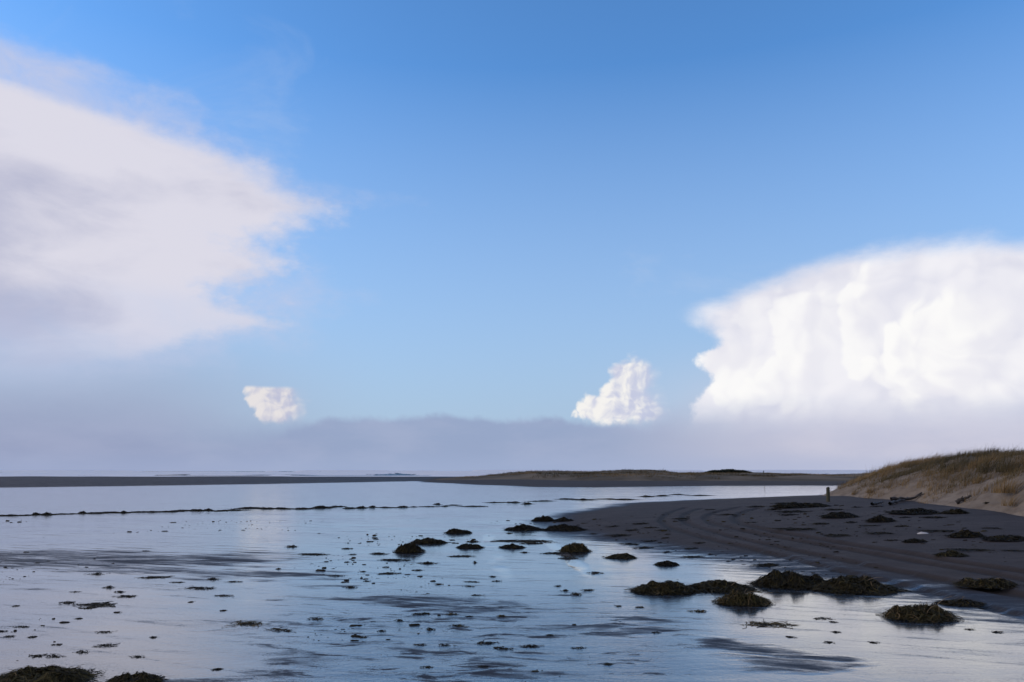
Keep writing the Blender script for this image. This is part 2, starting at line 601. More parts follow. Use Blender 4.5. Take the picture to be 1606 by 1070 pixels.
# wet and drying sand of the tidal flat
M_sand, b, p = material('tidal_sand')
pp = pos(b)
wet = attr(b, 'wet')
rut = attr(b, 'rut')
ps = b.vm('MULTIPLY', pp, (1.0, 1.0, 0.0))
n_big = b.noise(b.vm('MULTIPLY', ps, (0.55, 1.0, 1)), 0.8, 5, 0.6)
n_mid = b.noise(b.vm('MULTIPLY', ps, (1.0, 1.7, 1)), 2.6, 5, 0.62, 0.4)
n_fine = b.noise(ps, 14.0, 4, 0.65)
n_grain = b.noise(ps, 160.0, 2, 0.6)
n_str = b.noise(b.vm('MULTIPLY', b.vm('ADD', ps, (3.0, 0.0, 0.0)), (0.55, 2.6, 1)), 1.3, 6, 0.66, 0.5)
wn = b.add(b.add(wet, b.add(b.mul(b.sub(n_mid, 0.5), 0.45), b.mul(b.sub(n_str, 0.5), 1.0))), b.add(b.mul(b.sub(n_fine, 0.5), 0.28), b.mul(b.sub(n_big, 0.5), 0.25)))
vr = b.new('ShaderNodeVectorRotate', rotation_type='Z_AXIS')
b.put(vr.inputs['Vector'], ps)
vr.inputs['Angle'].default_value = R(24)
n_dia = b.noise(b.vm('MULTIPLY', vr.outputs[0], (0.22, 3.2, 1)), 1.5, 6, 0.68, 0.6)
wn = b.add(wn, b.mul(b.sub(n_dia, 0.53), 1.35))
n_spk = b.noise(ps, 55.0, 3, 0.7)
rip = b.ss(attr(b, 'ripple'), 0, 2, 0, 2, 'LINEAR')
wn = b.sub(wn, b.mul(b.ss(n_spk, 0.55, 0.72), b.add(0.45, b.mul(rip, 0.25))))
n_brk = b.noise(b.vm('MULTIPLY', b.vm('ADD', ps, (40.0, 7.0, 0.0)), (0.7, 2.2, 1)), 2.2, 7, 0.7, 0.8)
wn = b.sub(wn, b.mul(b.ss(n_brk, 0.50, 0.68), b.mul(rip, 0.34)))
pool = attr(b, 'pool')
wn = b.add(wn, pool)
film = b.ss(wn, 0.12, 0.92)
dryc = b.mix(b.ss(n_big, 0.3, 0.7), (0.046, 0.036, 0.033), (0.064, 0.051, 0.047))
dryc = b.mix(b.mul(b.ss(n_mid, 0.45, 0.7), 0.45), dryc, (0.036, 0.029, 0.027))
dryc = b.mix(b.mul(b.ss(n_fine, 0.45, 0.75), 0.5), dryc, (0.050, 0.039, 0.034))
dryc = b.mix(b.ss(wet, 0.05, 0.45), dryc, b.mix(n_mid, (0.028, 0.032, 0.042), (0.042, 0.046, 0.058)))
dryc = b.mix(b.mul(rut, 0.75), dryc, (0.034, 0.027, 0.024))
wetc = b.mix(n_mid, (0.014, 0.016, 0.020), (0.024, 0.025, 0.029))
wetc_sheen = b.mix(b.ss(pool, 0.15, 0.9), wetc, (0.20, 0.20, 0.21))  # wet sheen of the wheel tracks painted in as pale base colour
b.put(p.inputs['Base Color'], b.mix(film, dryc, wetc_sheen))
b.put(p.inputs['Roughness'], b.add(b.mul(b.sub(1.0, film), 0.62), b.mul(b.add(0.06, b.mul(n_mid, 0.16)), b.ss(pool, 0, 0.6, 1.0, 0.3))))
b.put(p.inputs['IOR'], b.add(b.ss(film, 0, 1, 1.25, 2.1, 'LINEAR'), b.mul(b.ss(pool, 0.1, 0.8), 1.3)))
b.put(p.inputs['Specular IOR Level'], b.ss(film, 0, 1, 0.30, 0.5, 'LINEAR'))
rip = b.mul(rip, b.ss(pool, 0.1, 0.7, 1.0, 0.15))
hh = b.add(b.mul(n_fine, b.ss(film, 0, 1, 0.012, b.mul(rip, 0.0085))), b.mul(n_grain, b.ss(film, 0, 1, 0.0035, 0.0002)))
hh = b.add(hh, b.mul(n_str, b.ss(film, 0, 1, 0.004, b.mul(rip, 0.012))))
hh = b.add(hh, b.mul(n_mid, b.ss(film, 0, 1, 0.02, 0.004)))
b.put(p.inputs['Normal'], bump(b, hh, 0.55, 1.0))

b.put(p.inputs['Coat Weight'], b.ss(film, 0.25, 1.0, 0.0, 0.62))
p.inputs['Coat IOR'].default_value = 1.42
b.put(p.inputs['Coat Roughness'], b.add(0.04, b.mul(n_mid, 0.08)))
b.put(p.inputs['Coat Normal'], bump(b, b.add(b.mul(n_str, b.mul(rip, 0.010)), b.mul(n_fine, b.mul(rip, 0.0035))), 0.5, 1.0))

# pale dry dune sand
M_dune, b, p = material('dune_sand')
pp = pos(b)
n1 = b.noise(pp, 0.5, 5, 0.6)
n2 = b.noise(pp, 5.0, 5, 0.65)
n3 = b.noise(b.vm('MULTIPLY', pp, (1, 1, 3.5)), 1.6, 4, 0.6)
c = b.mix(b.ss(n1, 0.3, 0.7), (0.165, 0.130, 0.098), (0.235, 0.187, 0.143))
c = b.mix(b.mul(b.ss(n3, 0.42, 0.68), 0.7), c, (0.125, 0.094, 0.070))
c = b.mix(b.mul(b.ss(n2, 0.5, 0.8), 0.4), c, (0.17, 0.13, 0.10))
b.put(p.inputs['Base Color'], c)
p.inputs['Roughness'].default_value = 0.95
p.inputs['Specular IOR Level'].default_value = 0.15
b.put(p.inputs['Normal'], bump(b, b.add(b.mul(n2, 0.05), b.mul(n3, 0.08)), 0.8, 1.0))

M_spit, b, p = material('spit_sand')
pp = pos(b)
n1 = b.noise(pp, 0.12, 5, 0.6)
b.put(p.inputs['Base Color'], b.mix(b.ss(n1, 0.35, 0.65), (0.075, 0.058, 0.038), (0.15, 0.115, 0.080)))
p.inputs['Roughness'].default_value = 0.95
p.inputs['Specular IOR Level'].default_value = 0.15


def blade_mat(name, stops, rough=0.6, spec=0.3, transl=0.0):
    """colour runs over the per-blade value 'tone'"""
    m_, b, p = material(name)
    ramp = b.new('ShaderNodeValToRGB')
    b.put(ramp.inputs[0], attr(b, 'tone'))
    cr_ = ramp.color_ramp
    cr_.elements[0].position = stops[0][0]; cr_.elements[0].color = (*stops[0][1], 1)
    cr_.elements[1].position = stops[-1][0]; cr_.elements[1].color = (*stops[-1][1], 1)
    for q, c_ in stops[1:-1]:
        e = cr_.elements.new(q); e.color = (*c_, 1)
    b.put(p.inputs['Base Color'], ramp.outputs[0])
    p.inputs['Roughness'].default_value = rough
    p.inputs['Specular IOR Level'].default_value = spec
    return m_


M_grass = blade_mat('marram_blades', [(0, (0.042, 0.033, 0.013)), (0.35, (0.080, 0.057, 0.021)), (0.6, (0.125, 0.080, 0.030)), (0.85, (0.18, 0.105, 0.040)), (1, (0.24, 0.165, 0.080))], 0.7, 0.2)
M_weed = blade_mat('seaweed_fronds', [(0, (0.008, 0.006, 0.004)), (0.4, (0.022, 0.016, 0.006)), (0.7, (0.050, 0.038, 0.012)), (0.9, (0.085, 0.062, 0.018)), (1, (0.13, 0.085, 0.04))], 0.75, 0.15)
M_shrub = blade_mat('shrub_leaves', [(0, (0.018, 0.024, 0.016)), (1, (0.045, 0.050, 0.028))], 0.7, 0.2)

M_heap, b, p = material('seaweed_heap')
n1 = b.noise(pos(b), 18, 5, 0.65)
b.put(p.inputs['Base Color'], b.mix(n1, (0.008, 0.007, 0.005), (0.032, 0.025, 0.012)))
p.inputs['Roughness'].default_value = 0.6
b.put(p.inputs['Normal'], bump(b, n1, 0.9, 0.05))

M_straw, b, p = material('dry_straw')
n1 = b.noise(pos(b), 30, 3, 0.6)
b.put(p.inputs['Base Color'], b.mix(n1, (0.20, 0.13, 0.07), (0.36, 0.27, 0.17)))
p.inputs['Roughness'].default_value = 0.7

M_wood, b, p = material('weathered_wood')
n1 = b.noise(b.vm('MULTIPLY', pos(b), (9, 9, 1.2)), 3, 5, 0.65)
b.put(p.inputs['Base Color'], b.mix(n1, (0.030, 0.030, 0.017), (0.085, 0.075, 0.042)))
p.inputs['Roughness'].default_value = 0.8
b.put(p.inputs['Normal'], bump(b, n1, 0.7, 0.02))

M_drift, b, p = material('driftwood')
n1 = b.noise(pos(b), 9, 5, 0.65)
b.put(p.inputs['Base Color'], b.mix(n1, (0.018, 0.014, 0.012), (0.06, 0.045, 0.035)))
p.inputs['Roughness'].default_value = 0.75

M_shell, b, p = material('pale_litter')
n1 = b.noise(pos(b), 25, 3, 0.6)
b.put(p.inputs['Base Color'], b.mix(n1, (0.42, 0.36, 0.33), (0.6, 0.55, 0.5)))
p.inputs['Roughness'].default_value = 0.6

M_sea, b, p = material('sea_water')
pp = pos(b)
foam = attr(b, 'foam')
n1 = b.noise(b.vm('MULTIPLY', pp, (0.25, 0.6, 1.0)), 0.35, 5, 0.6)
n2 = b.noise(b.vm('MULTIPLY', pp, (0.5, 1.0, 1.0)), 1.2, 4, 0.6)
ff = b.ss(b.add(foam, b.add(b.mul(b.sub(n1, 0.5), 0.9), b.mul(b.sub(n2, 0.5), 0.5))), 0.46, 0.62)
b.put(p.inputs['Base Color'], b.mix(ff, (0.045, 0.046, 0.052), (0.78, 0.78, 0.80)))
b.put(p.inputs['Roughness'], b.ss(ff, 0, 1, 0.22, 0.9))
p.inputs['IOR'].default_value = 1.33
b.put(p.inputs['Normal'], bump(b, n2, 0.6, 0.4))

# ------------------------------------------------------------------ the beach: one sheet out to the horizon
# directions: dense ahead, sparse behind
a_front = np.arange(-38.0, 38.001, 0.14)
a_rest = np.concatenate([np.arange(40, 180, 3.0), np.arange(-180, -39, 3.0)])
ang = np.concatenate([a_front, a_rest[a_rest > 38], a_rest[a_rest <= -38]])
ang = np.radians(ang)
# rings: about evenly spaced as seen from a standing height
el = np.concatenate([np.linspace(R(80), R(17), 60, endpoint=False), np.linspace(R(17), R(0.42), 640, endpoint=False)])
rr = 1.65 / np.tan(el)
rr = np.concatenate([rr, np.geomspace(rr[-1] * 1.03, 30000, 40)])
RR, AA = np.meshgrid(rr, ang, indexing='ij')
X, Y = RR * np.sin(AA), RR * np.cos(AA)
H = ground_h(X, Y)

# patches of drier, slightly raised sand (centre and size measured on the photograph, laid out on the ground)
PATCH = [(60, 877, 700, 30, 1.0), (320, 881, 210, 24, 1.0), (430, 905, 240, 15, 0.8), (505, 915, 140, 10, 0.7), (230, 897, 420, 8, 0.7),
         (631, 945, 230, 16, 0.95), (740, 955, 210, 13, 0.85), (820, 962, 150, 9, 0.7), (833, 979, 300, 8, 0.7), (955, 983, 240, 13, 0.9),
         (1005, 986, 150, 14, 0.9), (1010, 1001, 230, 14, 0.75), (891, 1034, 46, 10, 0.8), (870, 1046, 130, 8, 0.7), (860, 1064, 130, 14, 0.85),
         (597, 1053, 150, 14, 0.55), (745, 1026, 50, 8, 0.6), (1035, 986, 220, 12, 0.8), (1095, 1002, 150, 14, 0.9), (1153, 1025, 140, 18, 1.0),
         (1240, 1042, 150, 18, 1.0), (1215, 1058, 180, 16, 0.9), (1325, 1058, 140, 12, 0.8), (265, 1066, 170, 18, 0.9), (390, 1052, 170, 26, 0.45),
         (200, 1070, 120, 16, 0.9), (60, 1074, 200, 20, 0.7), (470, 940, 120, 8, 0.5), (560, 985, 180, 7, 0.5), (420, 1000, 260, 6, 0.45),
         (690, 1005, 160, 6, 0.5), (640, 1030, 200, 6, 0.5), (760, 1058, 160, 6, 0.55), (560, 1015, 140, 5, 0.5)]
wetv = np.full_like(X, 1.0)
near = RR < 60
xn, yn = X[near], Y[near]
wx = xn + 0.8 * fbm(xn * 0.5, yn * 0.7, 5, 71) + 0.25 * fbm(xn * 2, yn * 4, 3, 72)
wy = yn + 0.9 * fbm(xn * 0.45, yn * 0.9, 5, 73) + 0.35 * fbm(xn * 1.6, yn * 4, 4, 74)
dry = np.zeros_like(xn)
for (px, py, wpx, hpx, k) in PATCH:
    cx, cy = flat(px, py)
    x0, _ = flat(px - wpx / 2, py); x1, _ = flat(px + wpx / 2, py)
    _, ya = flat(px, py + hpx / 2); _, yb = flat(px, py - hpx / 2)
    rx, ry = (x1 - x0) / 2, (yb - ya) / 2
    q = np.sqrt(((wx - cx) / rx) ** 2 + ((wy - cy) / ry) ** 2)
    dry = np.maximum(dry, k * sstep(q, 1.55, 0.45))
wetv[near] -= 0.50 * dry
Hn = H[near] + 0.003 * dry
H[near] = Hn
# the upper beach, drying towards the dunes
sd = beach_sd(X, Y) + 0.5 * fbm(X * 0.4, Y * 0.4, 4, 81)
sd_n = sstep(Y, 26, 14)           # softer edge close by
dry_b = sstep(sd, -1.8 - 0.3 * sd_n, 1.3 + 2.0 * sd_n)
wetv = wetv - 1.25 * dry_b
wetv = wetv - 0.72 * sstep(poly_sd(X, Y, BAR), -1.5, 4.0)
wetv = wetv - 1.25 * sstep(poly_sd(X, Y, SPIT) + 1.5 * fbm(X * 0.1, Y * 0.1, 3, 83), -1.5, 3.0)

# wheel ruts: two pairs that cross the upper beach and run out as water-filled tracks
def track(pts, z=0.0):
    g = [land(*q)[:2] for q in pts]
    # round the corners
    for _ in range(3):
        h_ = [g[0]]
        for (ax, ay), (bx, by) in zip(g[:-1], g[1:]):
            h_ += [(ax * .75 + bx * .25, ay * .75 + by * .25), (ax * .25 + bx * .75, ay * .25 + by * .75)]
        g = h_ + [g[-1]]
    return g


RUTS = [track([(1075, 796), (1045, 806), (1035, 818), (1060, 832), (1130, 850), (1230, 873), (1340, 900), (1470, 932), (1640, 975)]),
        track([(1100, 797), (1073, 806), (1070, 818), (1110, 832), (1200, 853), (1310, 876), (1430, 900), (1560, 926), (1660, 945)]),
        track([(1160, 795), (1105, 806), (1110, 822), (1200, 840), (1330, 862), (1480, 888), (1640, 915)]),
        track([(1190, 797), (1150, 808), (1160, 824), (1260, 842), (1400, 864), (1560, 890), (1660, 905)])]
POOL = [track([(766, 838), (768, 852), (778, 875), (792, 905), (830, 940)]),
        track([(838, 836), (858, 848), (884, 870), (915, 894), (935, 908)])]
rutv = np.zeros_like(X)
msk = (RR < 60) & (RR > 5)
xm, ym = X[msk], Y[msk]
wob_ = 0.05 * fbm(xm * 1.2, ym * 1.2, 3, 91)
rv = np.zeros_like(xm); hv = np.zeros_like(xm)
for g in RUTS:
    d = line_d(xm, ym, g) + wob_
    rv = np.maximum(rv, sstep(d, 0.20, 0.08))
    hv = np.minimum(hv, -0.045 * sstep(d, 0.17, 0.07)) + 0.014 * sstep(np.abs(d - 0.24), 0.09, 0.0)
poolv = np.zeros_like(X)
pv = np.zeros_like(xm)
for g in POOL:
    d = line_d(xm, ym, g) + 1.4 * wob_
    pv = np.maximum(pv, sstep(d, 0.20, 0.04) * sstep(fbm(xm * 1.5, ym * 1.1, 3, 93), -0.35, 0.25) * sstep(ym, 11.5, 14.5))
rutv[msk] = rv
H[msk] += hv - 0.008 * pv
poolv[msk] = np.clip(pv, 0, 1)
lat = X / np.maximum(Y, 1.0)
ripv = 0.60 + 1.7 * sstep(lat + 0.05 * fbm(X * 0.5, Y * 0.3, 3, 95), -0.36, -0.16) * sstep(lat + 0.06 * fbm(X * 0.6, Y * 0.35, 3, 96), 0.27, 0.10) * sstep(Y, 13, 8)
ripv = ripv - 0.35 * sstep(lat, 0.2, 0.36)
gv = np.stack([X, Y, H], -1).reshape(-1, 3)
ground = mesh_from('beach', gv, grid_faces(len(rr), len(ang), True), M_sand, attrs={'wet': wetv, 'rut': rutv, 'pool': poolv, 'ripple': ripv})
# close the hole under the camera
bmi = len(ang)
tag(ground, 'wet grey tidal sand flat with drying patches', kind='structure')
SURF_WET = wetv

# ------------------------------------------------------------------ dune, spit, sea, far shore
gx, gy = np.meshgrid(np.arange(9.5, 60, 0.16), np.concatenate([np.arange(2, 16, 0.4), np.arange(16, 52, 0.16)]), indexing='ij')
dz_ = dune_h(gx, gy)
dune = mesh_from('dune', np.stack([gx, gy, dz_], -1).reshape(-1, 3), grid_faces(*gx.shape)[:, ::-1], M_dune)
tag(dune, 'pale sand dune capped with brown marram grass', kind='structure')
gx, gy = np.meshgrid(np.arange(-30, 150, 0.7), np.arange(85, 220, 0.8), indexing='ij')
spit = mesh_from('sand_spit', np.stack([gx, gy, spit_h(gx, gy)], -1).reshape(-1, 3), grid_faces(*gx.shape)[:, ::-1], M_spit)
tag(spit, 'low grassy sand spit across the flat', kind='structure')

# sea: a sheet to the horizon with lines of breakers
sy_ = np.concatenate([np.arange(SHORE_Y - 3, 520, 0.9), np.geomspace(521, 30000, 90)])
sa_ = np.radians(np.concatenate([np.arange(-74, -42, 2.0), np.arange(-42, 42.01, 0.16), np.arange(43, 75, 2.0)]))
SY, SA = np.meshgrid(sy_, sa_, indexing='ij')
SX = SY * np.tan(SA)
wave = np.zeros_like(SX); foamv = np.zeros_like(SX)
rng = np.random.default_rng(5)
for i, y0 in enumerate([243, 252, 266, 283, 305, 330, 360, 395, 435, 480]):
    yc = y0 + 5 * fbm(SX * 0.012 + i * 7.7, SX * 0 + i, 3, 100 + i)
    on = sstep(fbm(SX * 0.018 + i * 3.1, SX * 0 + 3 * i, 3, 120 + i), -0.16, 0.12)
    hgt = (0.5 + 0.2 * i) * (0.35 + 0.65 * on)
    f_ = np.exp(-((SY - yc) / (1.6 + 0.15 * i)) ** 2)
    wave = wave + hgt * f_
    foamv = np.maximum(foamv, on * sstep(SY, yc + 2.2, yc + 0.4) * sstep(SY, yc - 9.0 - 1.5 * i, yc - 0.5))
    foamv = np.maximum(foamv, 0.9 * on * f_)
foamv = np.maximum(foamv, 0.75 * sstep(SY, SHORE_Y + 16, SHORE_Y + 4))
wave += 0.12 * fbm(SX * 0.05, SY * 0.2, 3, 140) * sstep(SY, 5000, 500)
sea = mesh_from('sea', np.stack([SX, SY, wave + 0.05], -1).reshape(-1, 3), grid_faces(*SX.shape)[:, ::-1], M_sea, attrs={'foam': foamv})
tag(sea, 'grey sea with white breakers at the horizon', kind='structure')

# low far coast at the right, behind everything
fx = np.linspace(0, 1, 240)
gu, gv_ = np.meshgrid(fx, np.linspace(0, 1, 14), indexing='ij')
FX = 330 + gu * 900 + 40 * gv_
FY = 880 - 160 * gu + gv_ * 120
prof = np.sin(np.pi * gv_) ** 0.6
FZ = -0.5 + prof * (2.4 + 2.2 * sstep(gu, 0, 0.25) + 1.0 * fbm(gu * 24, gv_ * 3, 4, 150)) * sstep(gu, 0.0, 0.06)
coast = mesh_from('far_shore', np.stack([FX, FY, FZ], -1).reshape(-1, 3), grid_faces(*gu.shape)[:, ::-1], M_spit)
tag(coast, 'low strip of far coast', kind='structure')


# ------------------------------------------------------------------ blades
def blades(base, length, lean, width, tone, segs=3, curl=0.6, rng=None):
    """tapering curved blades, one strip each; lean is a horizontal vector per blade"""
    n = len(base)
    rng = rng or np.random.default_rng(1)
    t = np.linspace(0, 1, segs + 1)
    side = rng.normal(size=(n, 3)); side[:, 2] *= 0.2
    ln = np.concatenate([lean, np.zeros((n, 1))], 1)
    side -= ln * (np.sum(side * ln, 1) / (np.sum(ln * ln, 1) + 1e-9))[:, None] * 0.7
    side /= np.linalg.norm(side, axis=1)[:, None] + 1e-9
    V = np.zeros((n, segs + 1, 2, 3))
    for k, tt in enumerate(t):
        up = length * (tt - 0.35 * curl * tt * tt)
        hor = lean * (length * (tt ** 1.6))[:, None]
        c_ = base.copy()
        c_[:, :2] += hor
        c_[:, 2] += up * np.sqrt(np.maximum(0.15, 1 - np.sum(lean ** 2, 1) * 0.5))
        wdt = (width * (1 - 0.85 * tt))[:, None] * side * 0.5
        V[:, k, 0] = c_ - wdt
        V[:, k, 1] = c_ + wdt
    V = V.reshape(-1, 3)
    b0 = (np.arange(n) * (segs + 1) * 2)[:, None]
    k = (np.arange(segs) * 2)[None, :]
    F = np.stack([b0 + k, b0 + k + 1, b0 + k + 3, b0 + k + 2], -1).reshape(-1, 4)
    T = np.repeat(tone, (segs + 1) * 2)
    return V, F, T


def tufts(cx, cy, cz, n_each, rad, ln, wind, width, tone, seed, splay=0.35, segs=3):
    rng = np.random.default_rng(seed)
    n = len(cx)
    idx = np.repeat(np.arange(n), n_each)
    m_ = len(idx)
    a = rng.uniform(0, 2 * np.pi, m_); r = np.sqrt(rng.uniform(0, 1, m_)) * rad[idx]
    base = np.stack([cx[idx] + r * np.cos(a), cy[idx] + r * np.sin(a), cz[idx] - 0.03], -1)
    lean = np.stack([np.cos(a), np.sin(a)], -1) * (splay * rng.uniform(0.2, 1.2, m_))[:, None] + np.array(wind)[None] * rng.uniform(0.5, 1.3, m_)[:, None]
    ln = np.where(np.random.default_rng(seed + 1).uniform(0, 1, n) > 0.93, ln * 1.5, ln * 0.92)
    length = ln[idx] * rng.uniform(0.4, 1.15, m_) * (1.1 - 0.65 * (r / np.maximum(rad[idx], 1e-6)) ** 2)
    tn = np.clip(tone[idx] + rng.normal(0, 0.13, m_), 0, 1)
    return blades(base, length, lean, np.full(m_, width) * rng.uniform(0.7, 1.3, m_), tn, segs, rng=rng)


# grass over the near dune
rng = np.random.default_rng(11)
N = 46000
tx = rng.uniform(12.5, 46, N); ty = rng.uniform(14, 50, N)
sdv = poly_sd(tx, ty, DUNE)
line = 0.75 + 1.7 * fbm(tx * 0.35, ty * 0.35, 3, 201) - 0.6 * sstep(ty, 30, 38)
bare = fbm(tx * 0.28, ty * 0.28, 3, 203)
keep = (sdv > line) & (rng.uniform(0, 1, N) < (0.25 + 0.75 * sstep(sdv - line, 0, 1.0))) & (bare < 0.40 + 0.3 * sstep(sdv, 4, 7))
keep &= (tx < 30) | (rng.uniform(0, 1, N) < 0.4)
tx, ty = tx[keep], ty[keep]
tz = dune_h(tx, ty)
tone = 0.50 + 0.95 * fbm(tx * 0.35, ty * 0.35, 3, 205) + 0.3 * fbm(tx * 1.5, ty * 1.5, 2, 206) - 0.10 * sstep(poly_sd(tx, ty, DUNE), 4, 8)
V, F, T = tufts(tx, ty, tz, 14, np.full(len(tx), 0.15), 0.42 + 0.16 * fbm(tx * 0.5, ty * 0.5, 2, 207), (0.62, 0.15), 0.011, tone, 13)
g = mesh_from('dune_grass', V, F, M_grass, smooth=False, attrs={'tone': T})
tag(g, 'brown and olive marram grass over the dune', 'grass', kind='stuff')

# tufts that stand out
TUFTS = [(1588, 728, 0.8, 1.0, 0.10, 'dark marram tuft standing highest on the dune crest at the right', 300),
         (1548, 731, 0.6, 0.85, 0.2, 'dark green marram tuft on the crest left of the highest tuft', 200),
         (1497, 735, 0.5, 0.75, 0.3, 'olive marram tuft sticking up at the middle of the dune crest', 180),
         (1590, 772, 0.9, 0.75, 0.9, 'big rust brown marram clump at the right edge of the dune face', 520),
         (1537, 757, 0.35, 0.45, 0.7, 'small brown marram tuft alone on bare sand high on the dune', 140),
         (1367, 772, 0.4, 0.5, 0.78, 'straw brown marram tuft hanging over the left end of the sand scarp', 180),
         (1342, 775, 0.3, 0.42, 0.7, 'short brown marram tuft lowest on the dune nose near the post', 120),
         (1590, 792, 0.5, 0.45, 0.75, 'sparse brown marram tuft low on the sand face at the right edge', 160)]
for i, (px, py, rd, ln, tn, lab, nb) in enumerate(TUFTS):
    x, y, z = land(px, py)
    V, F, T = tufts(np.zeros(1), np.zeros(1), np.zeros(1), nb, np.array([rd * 0.6]), np.array([ln]), (0.65, 0.1), 0.012, np.array([tn]), 300 + i, 0.5)
    V[:, 2] += surf(V[:, 0] * 0 + x, V[:, 1] * 0 + y) - z
    t = mesh_from('marram_tuft', V, F, M_grass, smooth=False, attrs={'tone': T})
    t.location = (x, y, z)
    tag(t, lab, 'grass tuft', 'marram tufts standing out on the dune')

# grass over the spit
rng = np.random.default_rng(17)
N = 30000
tx = rng.uniform(-12, 140, N); ty = rng.uniform(96, 205, N)
s_ = poly_sd(tx, ty, SPITD)
keep = (s_ > 2.5 + 3 * fbm(tx * 0.08, ty * 0.08, 3, 211)) & (fbm(tx * 0.06, ty * 0.05, 3, 213) > -0.25)
tx, ty = tx[keep], ty[keep]
tz = spit_h(tx, ty)
tone = 0.58 + 1.1 * fbm(tx * 0.09, ty * 0.07, 3, 215)
V, F, T = tufts(tx, ty, tz, 7, np.full(len(tx), 0.45), np.full(len(tx), 0.42), (0.3, 0.1), 0.05, tone, 19, 0.5, 2)
g = mesh_from('spit_grass', V, F, M_grass, smooth=False, attrs={'tone': T})
tag(g, 'olive grass over the far sand spit', 'grass', kind='stuff')

# dark thicket on the skyline
rng = np.random.default_rng(23)
n = 9000
u = rng.uniform(0, 1, n)
top = (1 - np.abs(2 * u - 1) ** 3.0) * (1.9 + 0.5 * fbm(u * 9, u * 0, 3, 221))
cx = 51 + 12.5 * u + rng.normal(0, 0.3, n)
cy = 205 + 6 * rng.uniform(0, 1, n)
cz = 0.8 + 0.55 * np.clip(top, 0.1, 9) * np.sqrt(rng.uniform(0, 1, n))
base = np.stack([cx, cy, cz], -1)
V, F, T = blades(base, rng.uniform(0.2, 0.45, n), rng.normal(0, 0.5, (n, 2)), np.full(n, 0.28), np.clip(rng.normal(0.45, 0.25, n), 0, 1), 1, rng=rng)
g = mesh_from('thicket', V, F, M_shrub, smooth=False, attrs={'tone': T})
tag(g, 'dark flat-topped thicket of shrubs on the skyline behind the spit', 'shrubs', kind='stuff')


# ------------------------------------------------------------------ posts
def post(px, py, h_, r_, label, name='wooden_post', lean=(0.02, 0.0)):
    x, y, z = land(px, py)
    root = empty(name, (x, y, z))
    tag(root, label, 'post')
    ns, nr = 14, 12
    t_ = np.linspace(-0.15, 1, nr)
    a_ = np.linspace(0, 2 * np.pi, ns, endpoint=False)
    TT, A2 = np.meshgrid(t_, a_, indexing='ij')
    rad = r_ * (1.06 - 0.12 * TT) * (1 + 0.10 * fbm(A2 * 2, TT * 4, 2, int(px)))
    V = np.stack([rad * np.cos(A2) + lean[0] * TT, rad * np.sin(A2) + lean[1] * TT, TT * h_], -1).reshape(-1, 3)
    mesh_from('shaft', V, grid_faces(nr, ns, True), M_wood, root)
    cr_ = np.linspace(1, 0.02, 4)
    CR, CA = np.meshgrid(cr_, a_, indexing='ij')
    V = np.stack([CR * r_ * 0.94 * np.cos(CA) + lean[0], CR * r_ * 0.94 * np.sin(CA) + lean[1], h_ + 0.03 * (1 - CR) + 0.02 * np.cos(CA) * CR - 0.002], -1).reshape(-1, 3)
    mesh_from('top', V, grid_faces(4, ns, True), M_wood, root)
    return root


post(1299, 787, 0.52, 0.065, 'mossy wooden post at the foot of the dune nose')
post(1198, 748.5, 0.95, 0.06, 'thin bare pole upright on the flat beyond the spit', 'marker_pole')


# ------------------------------------------------------------------ seaweed
def mound_z(u, v, seed):
    r2 = u * u + v * v
    g = np.clip(1 - r2, 0, 1)
    lump = 0.60 + 0.95 * fbm(u * 2.7 + seed, v * 1.7, 4, seed, 0.6)
    return g ** 0.95 * np.maximum(lump, 0.06) + 0.05 * g ** 0.4


def ribbons(n, rx, ry, hz, ln, wd, seed, tone0, spread=1.0, jit=0.03, segs=5):
    rng = np.random.default_rng(seed)
    a = rng.uniform(0, 2 * np.pi, n); r = np.sqrt(rng.uniform(0, 1, n)) * spread
    u, v = r * np.cos(a), r * np.sin(a)
    x, y = u * rx, v * ry
    dirn = rng.uniform(0, 2 * np.pi, n)
    L = ln * rng.uniform(0.5, 1.4, n)
    W = wd * rng.uniform(0.5, 1.5, n)
    turn = rng.normal(0, 0.7, n)
    off = np.abs(rng.normal(0, jit, n)) + 0.003
    arch = rng.uniform(-0.2, 1.0, n) * jit * 1.6
    V = np.zeros((n, segs + 1, 2, 3))
    cx, cy = x - np.cos(dirn) * L / 2, y - np.sin(dirn) * L / 2
    for k in range(segs + 1):
        t = k / segs
        z = np.maximum(mound_z(cx / rx, cy / ry, seed) * hz, 0) + off + arch * np.sin(np.pi * t) + rng.normal(0, jit * 0.3, n)
        z = np.maximum(z, 0.004)
        sxx, syy = -np.sin(dirn), np.cos(dirn)
        tw = rng.normal(0, 0.5, n)
        ww = W * (0.5 + 0.5 * np.sin(np.pi * (0.15 + 0.8 * t)))
        V[:, k, 0] = np.stack([cx - sxx * ww / 2, cy - syy * ww / 2, z - tw * ww / 2], -1)
        V[:, k, 1] = np.stack([cx + sxx * ww / 2, cy + syy * ww / 2, z + tw * ww / 2], -1)
        V[:, k, :, 2] = np.maximum(V[:, k, :, 2], 0.002)
        dirn = dirn + turn / segs * 2 + rng.normal(0, 0.25, n)
        cx = cx + np.cos(dirn) * L / segs
        cy = cy + np.sin(dirn) * L / segs
    V = V.reshape(-1, 3)
    b0 = (np.arange(n) * (segs + 1) * 2)[:, None]
    k = (np.arange(segs) * 2)[None, :]
    F = np.stack([b0 + k, b0 + k + 1, b0 + k + 3, b0 + k + 2], -1).reshape(-1, 4)
    tn = np.clip(tone0 + rng.normal(0, 0.22, n), 0, 1)
    return V, F, np.repeat(tn, (segs + 1) * 2)


